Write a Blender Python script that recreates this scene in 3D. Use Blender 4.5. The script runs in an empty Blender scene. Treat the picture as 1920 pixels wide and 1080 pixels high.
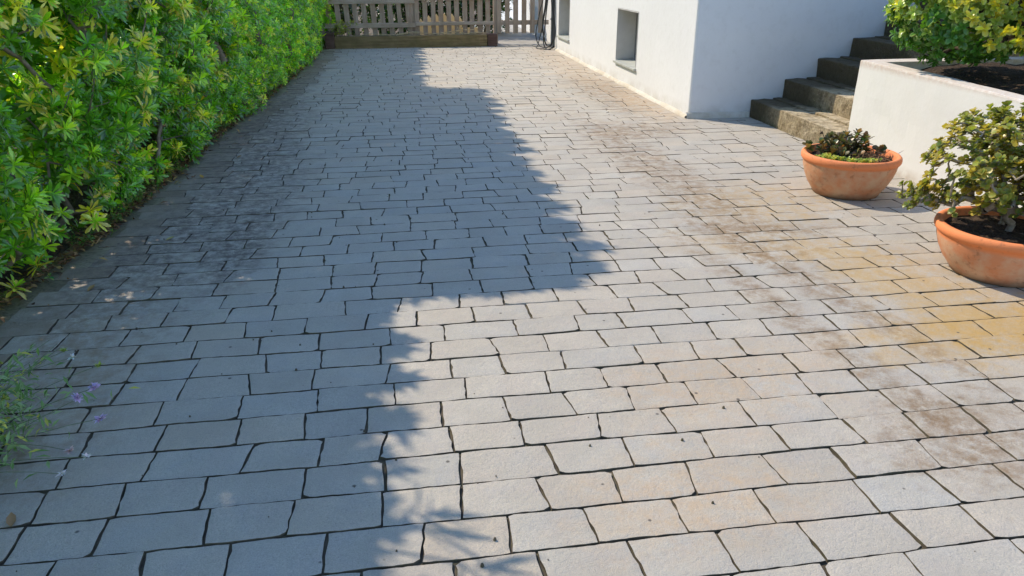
import bpy, bmesh, math, random
import numpy as np
from mathutils import Vector, noise
R_ = math.radians
sc = bpy.context.scene
C = bpy.context.scene.collection
rng = np.random.default_rng(7)
random.seed(7)

# ------------------------------------------------------------------ camera, sky, sun, exposure
cam = bpy.data.cameras.new('camera'); co = bpy.data.objects.new('camera', cam); C.objects.link(co)
co.location = (0, 0, 1.6); co.rotation_euler = (R_(90-23.2), 0, R_(-8.9))
cam.sensor_width = 36; cam.lens = 27.0; cam.clip_start = .05; cam.clip_end = 400
sc.camera = co
SUN_AZ = R_(-45)      # sun stands beyond the hedge, ahead and to the left
SUN_EL = R_(45)
w = bpy.data.worlds.new('World'); sc.world = w; w.use_nodes = True
nt = w.node_tree; bg = nt.nodes['Background']
sky = nt.nodes.new('ShaderNodeTexSky'); sky.sky_type = 'NISHITA'; sky.sun_disc = False
sky.sun_elevation = SUN_EL; sky.sun_rotation = SUN_AZ; sky.air_density = 1.0; sky.dust_density = .1; sky.ozone_density = 2.8
nt.links.new(sky.outputs[0], bg.inputs[0]); bg.inputs[1].default_value = 0.15
sl = bpy.data.lights.new('sun', 'SUN'); sl.energy = 2.5; sl.angle = R_(.42); sl.color = (1.0, .88, .71)
so = bpy.data.objects.new('sun', sl); C.objects.link(so)
SD = Vector((math.sin(SUN_AZ)*math.cos(SUN_EL), math.cos(SUN_AZ)*math.cos(SUN_EL), math.sin(SUN_EL)))
so.rotation_euler = SD.to_track_quat('Z', 'Y').to_euler()
sc.view_settings.view_transform = 'Standard'; sc.view_settings.look = 'None'
sc.view_settings.exposure = 1.07; sc.view_settings.gamma = 1
sc.render.engine = 'CYCLES'
sc.cycles.max_bounces = 8; sc.cycles.transparent_max_bounces = 4
sc.cycles.use_denoising = True

# ------------------------------------------------------------------ node helpers
def new_mat(name):
    m = bpy.data.materials.new(name); m.use_nodes = True
    return m, m.node_tree, m.node_tree.nodes['Principled BSDF']
def N(nt, t, **kw):
    n = nt.nodes.new(t)
    for k, v in kw.items():
        if k.startswith('_'): setattr(n, k[1:], v)
        else: n.inputs[k].default_value = v
    return n
def L(nt, a, b): nt.links.new(a, b)
def noise_n(nt, scale, detail=4, rough=.55, vec=None, dist=0):
    n = N(nt, 'ShaderNodeTexNoise', Scale=scale, Detail=detail, Roughness=rough, Distortion=dist)
    if vec is None:
        g = nt.nodes.new('ShaderNodeNewGeometry'); vec = g.outputs['Position']
    L(nt, vec, n.inputs['Vector']); return n.outputs['Fac']
def rng_n(nt, v, a, b, c=0., d=1.):
    n = N(nt, 'ShaderNodeMapRange', **{'From Min': a, 'From Max': b, 'To Min': c, 'To Max': d}); n.clamp = True
    L(nt, v, n.inputs['Value']); return n.outputs['Result']
def mth(nt, op, a, b=None):
    n = nt.nodes.new('ShaderNodeMath'); n.operation = op
    for i, x in enumerate((a, b)):
        if x is None: continue
        if isinstance(x, (int, float)): n.inputs[i].default_value = x
        else: L(nt, x, n.inputs[i])
    return n.outputs[0]
def mix(nt, f, a, b, mode='MIX'):
    n = nt.nodes.new('ShaderNodeMix'); n.data_type = 'RGBA'; n.blend_type = mode
    for s, x in ((0, f), (6, a), (7, b)):
        if isinstance(x, (int, float)): n.inputs[s].default_value = x
        elif isinstance(x, tuple): n.inputs[s].default_value = x if len(x) == 4 else (*x, 1)
        else: L(nt, x, n.inputs[s])
    return n.outputs[2]
def bump(nt, bsdf, h, strength=.3, dist=.01):
    b = N(nt, 'ShaderNodeBump', Strength=strength, Distance=dist)
    L(nt, h, b.inputs['Height']); L(nt, b.outputs[0], bsdf.inputs['Normal'])
def attr(nt, name='col'):
    a = nt.nodes.new('ShaderNodeAttribute'); a.attribute_name = name; return a.outputs['Color']

def blob(nt, x, y, rx, ry, ang=0., soft=.45, wob=.75, ns=6.):
    """soft-edged stain of its own shape at a place on the ground, 0..1"""
    g = nt.nodes.new('ShaderNodeNewGeometry')
    mp = nt.nodes.new('ShaderNodeMapping'); mp.vector_type = 'TEXTURE'
    mp.inputs['Location'].default_value = (x, y, 0); mp.inputs['Rotation'].default_value = (0, 0, ang)
    mp.inputs['Scale'].default_value = (rx, ry, 1)
    L(nt, g.outputs['Position'], mp.inputs[0])
    sp = nt.nodes.new('ShaderNodeSeparateXYZ'); L(nt, mp.outputs[0], sp.inputs[0])
    cb = nt.nodes.new('ShaderNodeCombineXYZ'); L(nt, sp.outputs[0], cb.inputs[0]); L(nt, sp.outputs[1], cb.inputs[1])
    ln = nt.nodes.new('ShaderNodeVectorMath'); ln.operation = 'LENGTH'; L(nt, cb.outputs[0], ln.inputs[0])
    nz = noise_n(nt, ns, 5, .65)
    d = mth(nt, 'ADD', ln.outputs['Value'], mth(nt, 'MULTIPLY', mth(nt, 'SUBTRACT', nz, .5), wob*2.5))
    return rng_n(nt, d, 1-soft, 1+soft, 1, 0)

# ------------------------------------------------------------------ materials
M = {}
def stone_paving():
    m, nt, b = new_mat('paving_stone')
    a = attr(nt)
    n1 = noise_n(nt, 3.2, 6, .62); n2 = noise_n(nt, 60, 4, .7); n3 = noise_n(nt, 12, 5, .65)
    n4 = noise_n(nt, 260, 3, .75)
    c = mix(nt, rng_n(nt, n1, .38, .66), (.455, .405, .335), (.545, .49, .405))
    c = mix(nt, rng_n(nt, noise_n(nt, 5.5, 4, .6), .46, .66, 0, .4), c, (.49, .41, .35))
    c = mix(nt, rng_n(nt, noise_n(nt, 6.5, 4, .6, dist=.5), .50, .68, 0, .4), c, (.42, .40, .38))
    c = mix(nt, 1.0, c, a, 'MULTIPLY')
    c = mix(nt, rng_n(nt, n3, .55, .75, 0, .3), c, (.40, .37, .32))
    c = mix(nt, rng_n(nt, n2, .45, .8, 0, .35), c, (.30, .285, .25))
    c = mix(nt, rng_n(nt, n4, .38, .62, 0, .55), c, (.27, .26, .235))
    c = mix(nt, rng_n(nt, noise_n(nt, 150, 3, .7), .62, .72, 0, .6), c, (.13, .12, .10))
    # stains that belong to the paving
    fine = rng_n(nt, noise_n(nt, 13, 8, .78), .40, .62)
    def st(c, col, k, *a, **kw): return mix(nt, mth(nt, 'MULTIPLY', mth(nt, 'MULTIPLY', blob(nt, *a, **kw), fine), k), c, col)
    for s in ((2.55, 4.9, .55, .5, .2), (2.75, 3.35, .42, .5, .3), (2.9, 2.78, .7, .28, .1), (2.35, 4.05, .6, .25, -.3)):
        c = st(c, (.43, .30, .145), .85, *s)
    c = mix(nt, mth(nt, 'MULTIPLY', mth(nt, 'MULTIPLY', blob(nt, 2.82, 2.86, .62, .24, .12, soft=.5, wob=.9), rng_n(nt, fine, 0, 1, .55, 1)), .95), c, (.45, .285, .095))
    c = mix(nt, mth(nt, 'MULTIPLY', mth(nt, 'MULTIPLY', blob(nt, 2.62, 3.55, .22, .55, .3, soft=.5, wob=.9), rng_n(nt, fine, 0, 1, .4, 1)), .8), c, (.44, .31, .15))
    for s in ((2.15, 6.1, .25, 2.0, .05), (1.9, 2.9, .09, 1.3, .12), (2.45, 7.5, .4, .35, .2), (2.8, 9.8, .35, 1.6, .0),
              (2.15, 3.6, .1, 1.1, .18), (2.0, 2.1, .35, .25, .4), (2.3, 4.4, .5, .12, -.2)):
        c = st(c, (.22, .145, .08), .8, *s, wob=1.0, ns=9.)
    for s in ((2.9, 12.5, .35, 2.6, 0), (3.0, 9.0, .22, 1.2, 0), (1.3, 2.6, .5, .3, .3), (.9, 1.9, .4, .25, .2)):
        c = st(c, (.47, .33, .20), .6, *s, wob=.6)
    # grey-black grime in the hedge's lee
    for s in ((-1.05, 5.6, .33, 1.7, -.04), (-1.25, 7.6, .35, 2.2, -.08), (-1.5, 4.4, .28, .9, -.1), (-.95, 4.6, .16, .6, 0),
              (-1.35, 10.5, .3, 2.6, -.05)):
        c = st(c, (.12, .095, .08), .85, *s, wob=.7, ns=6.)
    for s in ((-1.3, 13.5, .35, 1.6, -.05), (-1.5, 2.9, .35, 1.0, 0)):
        c = st(c, (.27, .2, .13), .8, *s, wob=.5)
    # small dark spatter
    v = N(nt, 'ShaderNodeTexVoronoi', Scale=7.); v.feature = 'F1'
    g = nt.nodes.new('ShaderNodeNewGeometry'); L(nt, g.outputs['Position'], v.inputs['Vector'])
    sp = rng_n(nt, v.outputs['Distance'], .035, .06, .8, 0)
    c = mix(nt, sp, c, (.06, .055, .05))
    L(nt, c, b.inputs['Base Color']); b.inputs['Roughness'].default_value = .82; b.inputs['Specular IOR Level'].default_value = .3
    h = mth(nt, 'ADD', mth(nt, 'MULTIPLY', n2, .6), mth(nt, 'MULTIPLY', n4, .5))
    h = mth(nt, 'ADD', h, mth(nt, 'MULTIPLY', n3, 1.2))
    bump(nt, b, h, .8, .008)
    return m
M['stone'] = stone_paving()

def simple(name, c1, c2, s=6, rough=.85, bs=.3, bd=.01, s2=60, c3=None, k3=.4, bscale=None, spec=.3):
    m, nt, b = new_mat(name)
    n1 = noise_n(nt, s, 6, .62); n2 = noise_n(nt, s2, 5, .65)
    c = mix(nt, rng_n(nt, n1, .35, .65), c1, c2)
    if c3: c = mix(nt, rng_n(nt, n2, .48, .7, 0, k3), c, c3)
    L(nt, c, b.inputs['Base Color']); b.inputs['Roughness'].default_value = rough
    b.inputs['Specular IOR Level'].default_value = spec
    hb = noise_n(nt, bscale or s2, 5, .6)
    bump(nt, b, hb, bs, bd)
    return m
M['joint'] = simple('joint_dirt', (.055, .045, .034), (.13, .105, .07), 9, .95, .6, .004, 60, (.07, .075, .03), .6)
M['edge'] = simple('edge_concrete', (.24, .19, .135), (.40, .34, .26), 2.6, .92, .4, .01, 40, (.07, .06, .045), .7)
M['soil'] = simple('soil', (.022, .014, .009), (.06, .038, .024), 14, .98, 1.0, .03, 50, (.17, .12, .08), .7)
M['dry_soil'] = simple('dry_soil', (.10, .075, .05), (.2, .15, .10), 5, .98, 1.0, .03, 50)
M['concrete'] = simple('grey_concrete', (.27, .26, .24), (.38, .36, .33), 2, .9, .3, .01, 40, (.16, .15, .14), .5)
M['render_plain'] = simple('white_render', (.66, .655, .64), (.69, .685, .675), 1.2, .85, .16, .006, 18, (.63, .62, .60), .35, 14)
def house_render():
    m, nt, b = new_mat('white_render')
    n1 = noise_n(nt, 1.2, 5, .6); n2 = noise_n(nt, 14, 6, .65); n3 = noise_n(nt, 4, 6, .7)
    g = nt.nodes.new('ShaderNodeNewGeometry'); s = nt.nodes.new('ShaderNodeSeparateXYZ'); L(nt, g.outputs['Position'], s.inputs[0])
    c = mix(nt, rng_n(nt, n1, .35, .65), (.70, .70, .70), (.735, .735, .735))
    c = mix(nt, rng_n(nt, n2, .5, .75, 0, .35), c, (.60, .59, .57))
    low = mth(nt, 'MULTIPLY', rng_n(nt, s.outputs[2], .16, .0), rng_n(nt, n3, .38, .62))
    c = mix(nt, mth(nt, 'MULTIPLY', low, .6), c, (.42, .37, .29))
    L(nt, c, b.inputs['Base Color']); b.inputs['Roughness'].default_value = .88
    bump(nt, b, mth(nt, 'ADD', mth(nt, 'MULTIPLY', n3, 2.), n2), .22, .01)
    return m
M['render'] = house_render()
M['plinth'] = simple('plinth_render', (.50, .44, .34), (.64, .60, .53), 3, .85, .4, .01, 22, (.45, .36, .25), .5)
M['roof_edge'] = simple('flat_roof', (.35, .33, .3), (.45, .42, .38), 3)
def planter_mat():
    m, nt, b = new_mat('planter_render')
    n1 = noise_n(nt, 2, 5, .6); n2 = noise_n(nt, 30, 6, .65); n3 = noise_n(nt, 9, 5, .6)
    g = nt.nodes.new('ShaderNodeNewGeometry'); s = nt.nodes.new('ShaderNodeSeparateXYZ'); L(nt, g.outputs['Position'], s.inputs[0])
    c = mix(nt, rng_n(nt, n1, .35, .65), (.665, .66, .61), (.70, .69, .65))
    c = mix(nt, rng_n(nt, n2, .55, .75, 0, .35), c, (.64, .63, .58))
    top = mth(nt, 'MULTIPLY', rng_n(nt, s.outputs[2], .735, .775), rng_n(nt, n2, .35, .6, .4, 1))
    c = mix(nt, mth(nt, 'MULTIPLY', top, .7), c, (.50, .38, .30))
    low = mth(nt, 'MULTIPLY', rng_n(nt, s.outputs[2], .09, .0), rng_n(nt, n3, .3, .6, .2, 1))
    c = mix(nt, mth(nt, 'MULTIPLY', low, .7), c, (.34, .25, .16))
    L(nt, c, b.inputs['Base Color']); b.inputs['Roughness'].default_value = .88
    bump(nt, b, mth(nt, 'ADD', mth(nt, 'MULTIPLY', n3, 1.3), mth(nt, 'MULTIPLY', n2, .5)), .25, .008)
    return m
M['planter'] = planter_mat()
def step_mat():
    m, nt, b = new_mat('mossy_step_stone')
    n1 = noise_n(nt, 4, 6, .65); n2 = noise_n(nt, 45, 6, .7); n3 = noise_n(nt, 14, 6, .7)
    g = nt.nodes.new('ShaderNodeNewGeometry'); s = nt.nodes.new('ShaderNodeSeparateXYZ'); L(nt, g.outputs['True Normal'], s.inputs[0])
    c = mix(nt, rng_n(nt, n1, .35, .65), (.44, .34, .20), (.62, .52, .36))
    c = mix(nt, rng_n(nt, n3, .45, .68, 0, .8), c, (.085, .058, .024))
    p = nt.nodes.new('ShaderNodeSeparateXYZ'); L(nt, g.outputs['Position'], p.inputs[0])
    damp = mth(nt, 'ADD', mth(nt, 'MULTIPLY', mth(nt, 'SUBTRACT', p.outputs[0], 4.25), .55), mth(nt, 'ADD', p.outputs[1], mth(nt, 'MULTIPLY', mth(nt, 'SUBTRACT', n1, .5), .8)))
    c = mix(nt, rng_n(nt, damp, 7.15, 7.5, 0, .88), c, (.065, .047, .022))  # painted shade: dark mossy tone over the steps' side shadowed by the house
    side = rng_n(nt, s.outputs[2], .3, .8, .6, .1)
    c = mix(nt, mth(nt, 'MULTIPLY', rng_n(nt, n2, .3, .6), side), c, (.075, .052, .016))  # upright faces darkened more, painting shade into the mossy risers
    L(nt, c, b.inputs['Base Color']); b.inputs['Roughness'].default_value = .95
    bump(nt, b, mth(nt, 'ADD', n3, n2), .9, .02)
    return m
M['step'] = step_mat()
def terracotta(name, body, rim, zr, bloom):
    m, nt, b = new_mat(name)
    n1 = noise_n(nt, 7, 6, .65); n2 = noise_n(nt, 60, 5, .7); n3 = noise_n(nt, 22, 5, .65)
    tc = nt.nodes.new('ShaderNodeTexCoord'); s = nt.nodes.new('ShaderNodeSeparateXYZ'); L(nt, tc.outputs['Object'], s.inputs[0])
    z = mth(nt, 'ADD', s.outputs[2], mth(nt, 'MULTIPLY', mth(nt, 'SUBTRACT', n1, .5), .03))
    c = mix(nt, rng_n(nt, n1, .42, .62, 0, .8), body, bloom)
    c = mix(nt, rng_n(nt, z, zr-.012, zr+.004), c, rim)
    c = mix(nt, rng_n(nt, n3, .56, .70, 0, .6), c, (.30, .125, .06))
    c = mix(nt, rng_n(nt, z, .06, .0, 0, .85), c, (.20, .12, .07))
    L(nt, c, b.inputs['Base Color']); b.inputs['Roughness'].default_value = .8
    bump(nt, b, mth(nt, 'ADD', n2, n3), .25, .004)
    return m
M['bowl'] = terracotta('terracotta_bowl', (.60, .25, .115), (.74, .235, .085), .245, (.60, .40, .25))
M['pot'] = terracotta('terracotta_pot', (.62, .24, .11), (.76, .24, .085), .205, (.62, .40, .26))
def wood_mat(name, c1, c2, c3, axis='Z', sc_=1.):
    m, nt, b = new_mat(name)
    tc = nt.nodes.new('ShaderNodeNewGeometry'); mp = nt.nodes.new('ShaderNodeMapping')
    mp.inputs['Scale'].default_value = {'Z': (30, 30, 2.5), 'X': (2, 30, 30)}[axis]
    L(nt, tc.outputs['Position'], mp.inputs[0])
    n = N(nt, 'ShaderNodeTexNoise', Scale=sc_, Detail=6., Roughness=.6); L(nt, mp.outputs[0], n.inputs['Vector'])
    n1 = noise_n(nt, 3, 5, .6)
    c = mix(nt, rng_n(nt, n.outputs['Fac'], .35, .68), c1, c2)
    c = mix(nt, rng_n(nt, n1, .45, .7, 0, .7), c, c3)
    L(nt, c, b.inputs['Base Color']); b.inputs['Roughness'].default_value = .9
    bump(nt, b, n.outputs['Fac'], .5, .006)
    return m
M['fence'] = wood_mat('weathered_grey_wood', (.31, .24, .185), (.46, .375, .30), (.28, .19, .12))
M['fence_x'] = wood_mat('weathered_grey_rail', (.34, .275, .22), (.52, .44, .365), (.32, .24, .165), 'X')
M['sleeper'] = wood_mat('old_sleeper_wood', (.14, .10, .045), (.27, .20, .10), (.10, .09, .03), 'X')
M['sleeper_end'] = wood_mat('dark_red_sleeper_wood', (.06, .032, .026), (.12, .07, .055), (.16, .11, .09), 'X')
M['pale'] = wood_mat('pale_new_wood', (.80, .66, .34), (.90, .78, .48), (.7, .55, .3))  # very pale tone puts sunlight into the colour of the shapes behind the fence
M['window'] = simple('grey_shutter', (.48, .47, .45), (.56, .55, .53), 5, .5, .05, .002, 30, spec=.5)
M['sill'] = simple('grey_sill', (.36, .37, .34), (.46, .47, .42), 8, .7, .2, .003, 50)
M['frame'] = simple('window_frame_grey', (.20, .21, .21), (.25, .26, .26), 8, .5, .05, .002, 50)
m, nt, b = new_mat('black_cable'); b.inputs['Base Color'].default_value = (.025, .027, .03, 1); b.inputs['Roughness'].default_value = .45; M['cable'] = m
M['pipe'] = simple('grey_pipe', (.13, .14, .15), (.20, .21, .22), 8, .5)
M['bark'] = simple('grey_bark', (.16, .12, .085), (.28, .23, .17), 25, .9, .6, .006, 80)
M['jade_bark'] = simple('pale_succulent_stem', (.22, .18, .13), (.36, .31, .25), 25, .8, .6, .006, 80)
M['dark_bark'] = simple('dark_bark', (.05, .035, .025), (.10, .075, .05), 25, .9, .6, .006, 80)
def leaf_mat(name, trans=.38, rough=.38, spec=.5, boost=1.5, tcol=(1.0, 1.05, .35)):
    m, nt, b = new_mat(name)
    a = attr(nt)
    L(nt, a, b.inputs['Base Color']); b.inputs['Roughness'].default_value = rough; b.inputs['Specular IOR Level'].default_value = spec
    if trans:
        t = nt.nodes.new('ShaderNodeBsdfTranslucent')
        c = mix(nt, 1., a, (tcol[0]*boost, tcol[1]*boost, tcol[2]*boost), 'MULTIPLY'); L(nt, c, t.inputs[0])
        ms = nt.nodes.new('ShaderNodeMixShader'); ms.inputs[0].default_value = trans
        L(nt, b.outputs[0], ms.inputs[1]); L(nt, t.outputs[0], ms.inputs[2])
        L(nt, ms.outputs[0], nt.nodes['Material Output'].inputs[0])
    return m
M['leaf'] = leaf_mat('hedge_leaf', .42, .24, 1.0, 1.9)
M['bushleaf'] = leaf_mat('bush_leaf', .3, .3, .5, 1.6, (1., 1., .4))
M['jadeleaf'] = leaf_mat('succulent_leaf', .28, .35, .5, 1.6, (1., 1., .4))
M['weedleaf'] = leaf_mat('small_leaf', .3, .5, .3, 1.3)
M['dryleaf'] = leaf_mat('dry_leaf', .15, .8, .2, 1., (1, .8, .5))

# ------------------------------------------------------------------ object helpers
def tag(o, label=None, cat=None, group=None, kind=None):
    if label: o['label'] = label
    if cat: o['category'] = cat
    if group: o['group'] = group
    if kind: o['kind'] = kind
    return o
def empty(name, loc, label, cat, group=None):
    o = bpy.data.objects.new(name, None); C.objects.link(o); o.location = loc; o.empty_display_size = .1
    return tag(o, label, cat, group)
def link(name, me, mats, parent=None, loc=None):
    o = bpy.data.objects.new(name, me); C.objects.link(o)
    for m in (mats if isinstance(mats, (list, tuple)) else [mats]): me.materials.append(m)
    if parent is not None:
        o.parent = parent
        if loc is None: o.location = -parent.location      # mesh data is in world coordinates
    if loc is not None: o.location = loc
    return o
def np_mesh(name, V, Q, mats, parent=None, col=None, smooth=False, tri=False, loc=None, mi=None):
    k = 3 if tri else 4
    V = np.asarray(V, dtype=np.float32).reshape(-1, 3); Q = np.asarray(Q, dtype=np.int32).reshape(-1, k)
    me = bpy.data.meshes.new(name)
    me.vertices.add(len(V)); me.vertices.foreach_set('co', V.ravel())
    me.loops.add(len(Q)*k); me.loops.foreach_set('vertex_index', Q.ravel())
    me.polygons.add(len(Q)); me.polygons.foreach_set('loop_start', np.arange(len(Q), dtype=np.int32)*k)
    if smooth: me.polygons.foreach_set('use_smooth', np.ones(len(Q), dtype=bool))
    if mi is not None: me.polygons.foreach_set('material_index', np.asarray(mi, dtype=np.int32))
    me.update(calc_edges=True)
    if col is not None:
        a = me.color_attributes.new('col', 'FLOAT_COLOR', 'POINT')
        c4 = np.ones((len(V), 4), dtype=np.float32); c4[:, :3] = col; a.data.foreach_set('color', c4.ravel())
    return link(name, me, mats, parent, loc)
def bm_obj(name, bm, mats, parent=None, smooth=False, loc=None):
    bmesh.ops.recalc_face_normals(bm, faces=bm.faces)
    me = bpy.data.meshes.new(name); bm.to_mesh(me); bm.free()
    if smooth: me.polygons.foreach_set('use_smooth', [True]*len(me.polygons))
    return link(name, me, mats, parent, loc)
def box(bm, x0, x1, y0, y1, z0, z1, bev=0., seg=1, shear=None):
    r = bmesh.ops.create_cube(bm, size=1.)
    vs = r['verts']
    for v in vs:
        v.co = Vector((x0+(v.co.x+.5)*(x1-x0), y0+(v.co.y+.5)*(y1-y0), z0+(v.co.z+.5)*(z1-z0)))
        if shear: v.co.x += shear*(v.co.z-z0)
    if bev:
        es = list({e for v in vs for e in v.link_edges})
        bmesh.ops.bevel(bm, geom=es, offset=bev, segments=seg, profile=.6, affect='EDGES')
def rough_box(x0, x1, y0, y1, z0, z1, step=.05, amp=.008, bev=.012, seed=0, fs=9.):
    """box with a worn, uneven surface"""
    bm = bmesh.new(); box(bm, x0, x1, y0, y1, z0, z1, bev, 2)
    n = max(2, int(max(x1-x0, y1-y0, z1-z0)/step))
    for ax, (a, b_) in enumerate(((x0, x1), (y0, y1), (z0, z1))):
        k = int((b_-a)/step)
        for i in range(1, k):
            no = [0, 0, 0]; no[ax] = 1; p = [0, 0, 0]; p[ax] = a+(b_-a)*i/k
            bmesh.ops.bisect_plane(bm, geom=bm.verts[:]+bm.edges[:]+bm.faces[:], plane_co=p, plane_no=no)
    bm.normal_update()
    for v in bm.verts:
        p = v.co*fs + Vector((seed*7.3, 0, 0))
        d = noise.noise(p)*amp + noise.noise(p*3.1)*amp*.5
        v.co += v.normal*d
    return bm

# leaves: spine folded along the midrib, drooping a little; numpy for all at once
OUT = {'spat': ((0, .10), (.38, .55), (.74, 1.0), (1., .35)), 'lance': ((0, .15), (.3, .9), (.65, .9), (1., .05)),
       'round': ((0, .25), (.35, .9), (.72, 1.), (1., .45)), 'small': ((0, .2), (.5, 1.), (1., .1))}
def norm(a): return a/np.maximum(np.linalg.norm(a, axis=-1, keepdims=True), 1e-9)
def leaf_arrays(P, D, U, Ln, Wd, shape='spat', fold=.25, droop=.15):
    o = OUT[shape]; k = len(o); n = len(P)
    D = norm(D); S = norm(np.cross(D, U)); Un = norm(np.cross(S, D))
    V = np.zeros((n, k*3, 3), dtype=np.float32)
    for i, (t, wd) in enumerate(o):
        c = P + D*(t*Ln)[:, None] - Un*(droop*t*t*Ln)[:, None]
        sw = S*(wd*Wd*.5)[:, None]; up = Un*(fold*wd*Wd*.5)[:, None]
        V[:, i*3] = c-sw+up; V[:, i*3+1] = c; V[:, i*3+2] = c+sw+up
    q = []
    for i in range(k-1):
        a = i*3; q += [(a, a+1, a+4, a+3), (a+1, a+2, a+5, a+4)]
    q = np.array(q); Q = (np.arange(n)*k*3)[:, None, None]+q[None]
    return V.reshape(-1, 3), Q.reshape(-1, 4), k*3
def rosettes(P, A, nl, length, width, spread=(35, 85), jit=.25, lvar=.25):
    """shoot tips at P with axis A, nl leaves each -> leaf base, dir, up, length, width, owner, rank(0 inner..1 outer)"""
    n = len(P); A = norm(A)
    ref = np.where(np.abs(A[:, 2:3]) > .9, np.array([[1., 0, 0]]), np.array([[0, 0, 1.]]))
    X = norm(np.cross(A, ref)); Y = np.cross(A, X)
    i = np.arange(nl)[None, :]; ph = i*2.39996+rng.random((n, 1))*6.28+rng.normal(size=(n, nl))*jit
    rank = (i+.5)/nl+np.zeros((n, 1))
    th = np.radians(spread[0]+(spread[1]-spread[0])*rank)+rng.normal(size=(n, nl))*.15
    rad = X[:, None]*np.cos(ph)[..., None]+Y[:, None]*np.sin(ph)[..., None]
    D = A[:, None]*np.cos(th)[..., None]+rad*np.sin(th)[..., None]
    U = A[:, None]*np.sin(th)[..., None]-rad*np.cos(th)[..., None]
    Ln = (np.zeros((n, 1))+np.reshape(length, (-1, 1)))*(1-lvar*(1-rank))*(1+rng.normal(size=(n, nl))*.14)
    B = P[:, None]-A[:, None]*(rank*.35*Ln)[..., None]
    own = np.repeat(np.arange(n), nl)
    Wd = (width/np.mean(length))*Ln*(1+rng.normal(size=(n, nl))*.12)
    f = lambda a: a.reshape(-1, a.shape[-1])
    return f(B), f(D), f(U), Ln.ravel(), Wd.ravel(), own, rank.ravel()
def tubes(E0, E1, r0, r1, sides=5):
    E0 = np.asarray(E0, float); E1 = np.asarray(E1, float); n = len(E0)
    D = norm(E1-E0); ref = np.where(np.abs(D[:, 2:3]) > .9, np.array([[1., 0, 0]]), np.array([[0, 0, 1.]]))
    X = norm(np.cross(D, ref)); Y = np.cross(D, X)
    a = np.arange(sides)*2*math.pi/sides
    ring = X[:, None]*np.cos(a)[None, :, None]+Y[:, None]*np.sin(a)[None, :, None]
    V = np.concatenate([E0[:, None]+ring*np.asarray(r0)[:, None, None], E1[:, None]+ring*np.asarray(r1)[:, None, None]], 1)
    q = np.array([(j, (j+1) % sides, (j+1) % sides+sides, j+sides) for j in range(sides)])
    Q = (np.arange(n)*sides*2)[:, None, None]+q[None]
    return V.reshape(-1, 3), Q.reshape(-1, 4)
def grow(roots, tips, step=.12, rt=.003, power=.45, rmax=.03, wob=.015):
    """connect tips to roots by greedy nearest-node branches; returns tube segments"""
    nodes = [np.array(r, float) for r in roots]
    near = max(np.linalg.norm(r-nodes[0]) for r in nodes) < 1.3      # stems of one small plant spring from one root stock
    par = [-1]+[0 if near else -1]*(len(nodes)-1)
    order = np.argsort([min(np.linalg.norm(t-r) for r in nodes[:len(roots)]) for t in tips])
    arr = np.array(nodes)
    for ti in order:
        t = tips[ti]
        d = np.linalg.norm(arr-t, axis=1); j = int(np.argmin(d+.25*np.abs(arr[:, 2]-t[2]).clip(0)*(arr[:, 2] > t[2])))
        k = max(1, int(np.ceil(d[j]/step))); a = arr[j]; add = []
        for s in range(1, k+1):
            p = a+(t-a)*s/k
            if s < k: p = p+rng.normal(size=3)*wob
            nodes.append(p); par.append(j if s == 1 else len(nodes)-2); add.append(p)
        arr = np.vstack([arr, add])
    cnt = np.ones(len(nodes))
    for i in range(len(nodes)-1, -1, -1):
        if par[i] >= 0: cnt[par[i]] += cnt[i]
    r = np.minimum(rt*cnt**power, rmax)
    E0 = [nodes[par[i]] for i in range(len(nodes)) if par[i] >= 0]; E1 = [nodes[i] for i in range(len(nodes)) if par[i] >= 0]
    R1 = [r[i] for i in range(len(nodes)) if par[i] >= 0]; R0 = [min(r[par[i]], r[i]*1.5) for i in range(len(nodes)) if par[i] >= 0]
    return np.array(E0), np.array(E1), np.array(R0), np.array(R1)

HB = [(-3., -2.35), (2., -2.15), (3.75, -1.98), (4.78, -1.85), (6.19, -1.76), (8.13, -1.66), (9.87, -1.52), (11.67, -1.40), (15.08, -1.25), (20, -1.15)]
def hx(y): return np.interp(y, [a for a, _ in HB], [b for _, b in HB])

# ------------------------------------------------------------------ ground
bm = bmesh.new()
vs = [bm.verts.new(p) for p in ((-150, -120, -.05), (150, -120, -.05), (150, 180, -.05), (-150, 180, -.05))]; bm.faces.new(vs)
tag(bm_obj('ground', bm, M['dry_soil']), 'bare dry earth around the driveway', 'ground', kind='structure')

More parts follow.
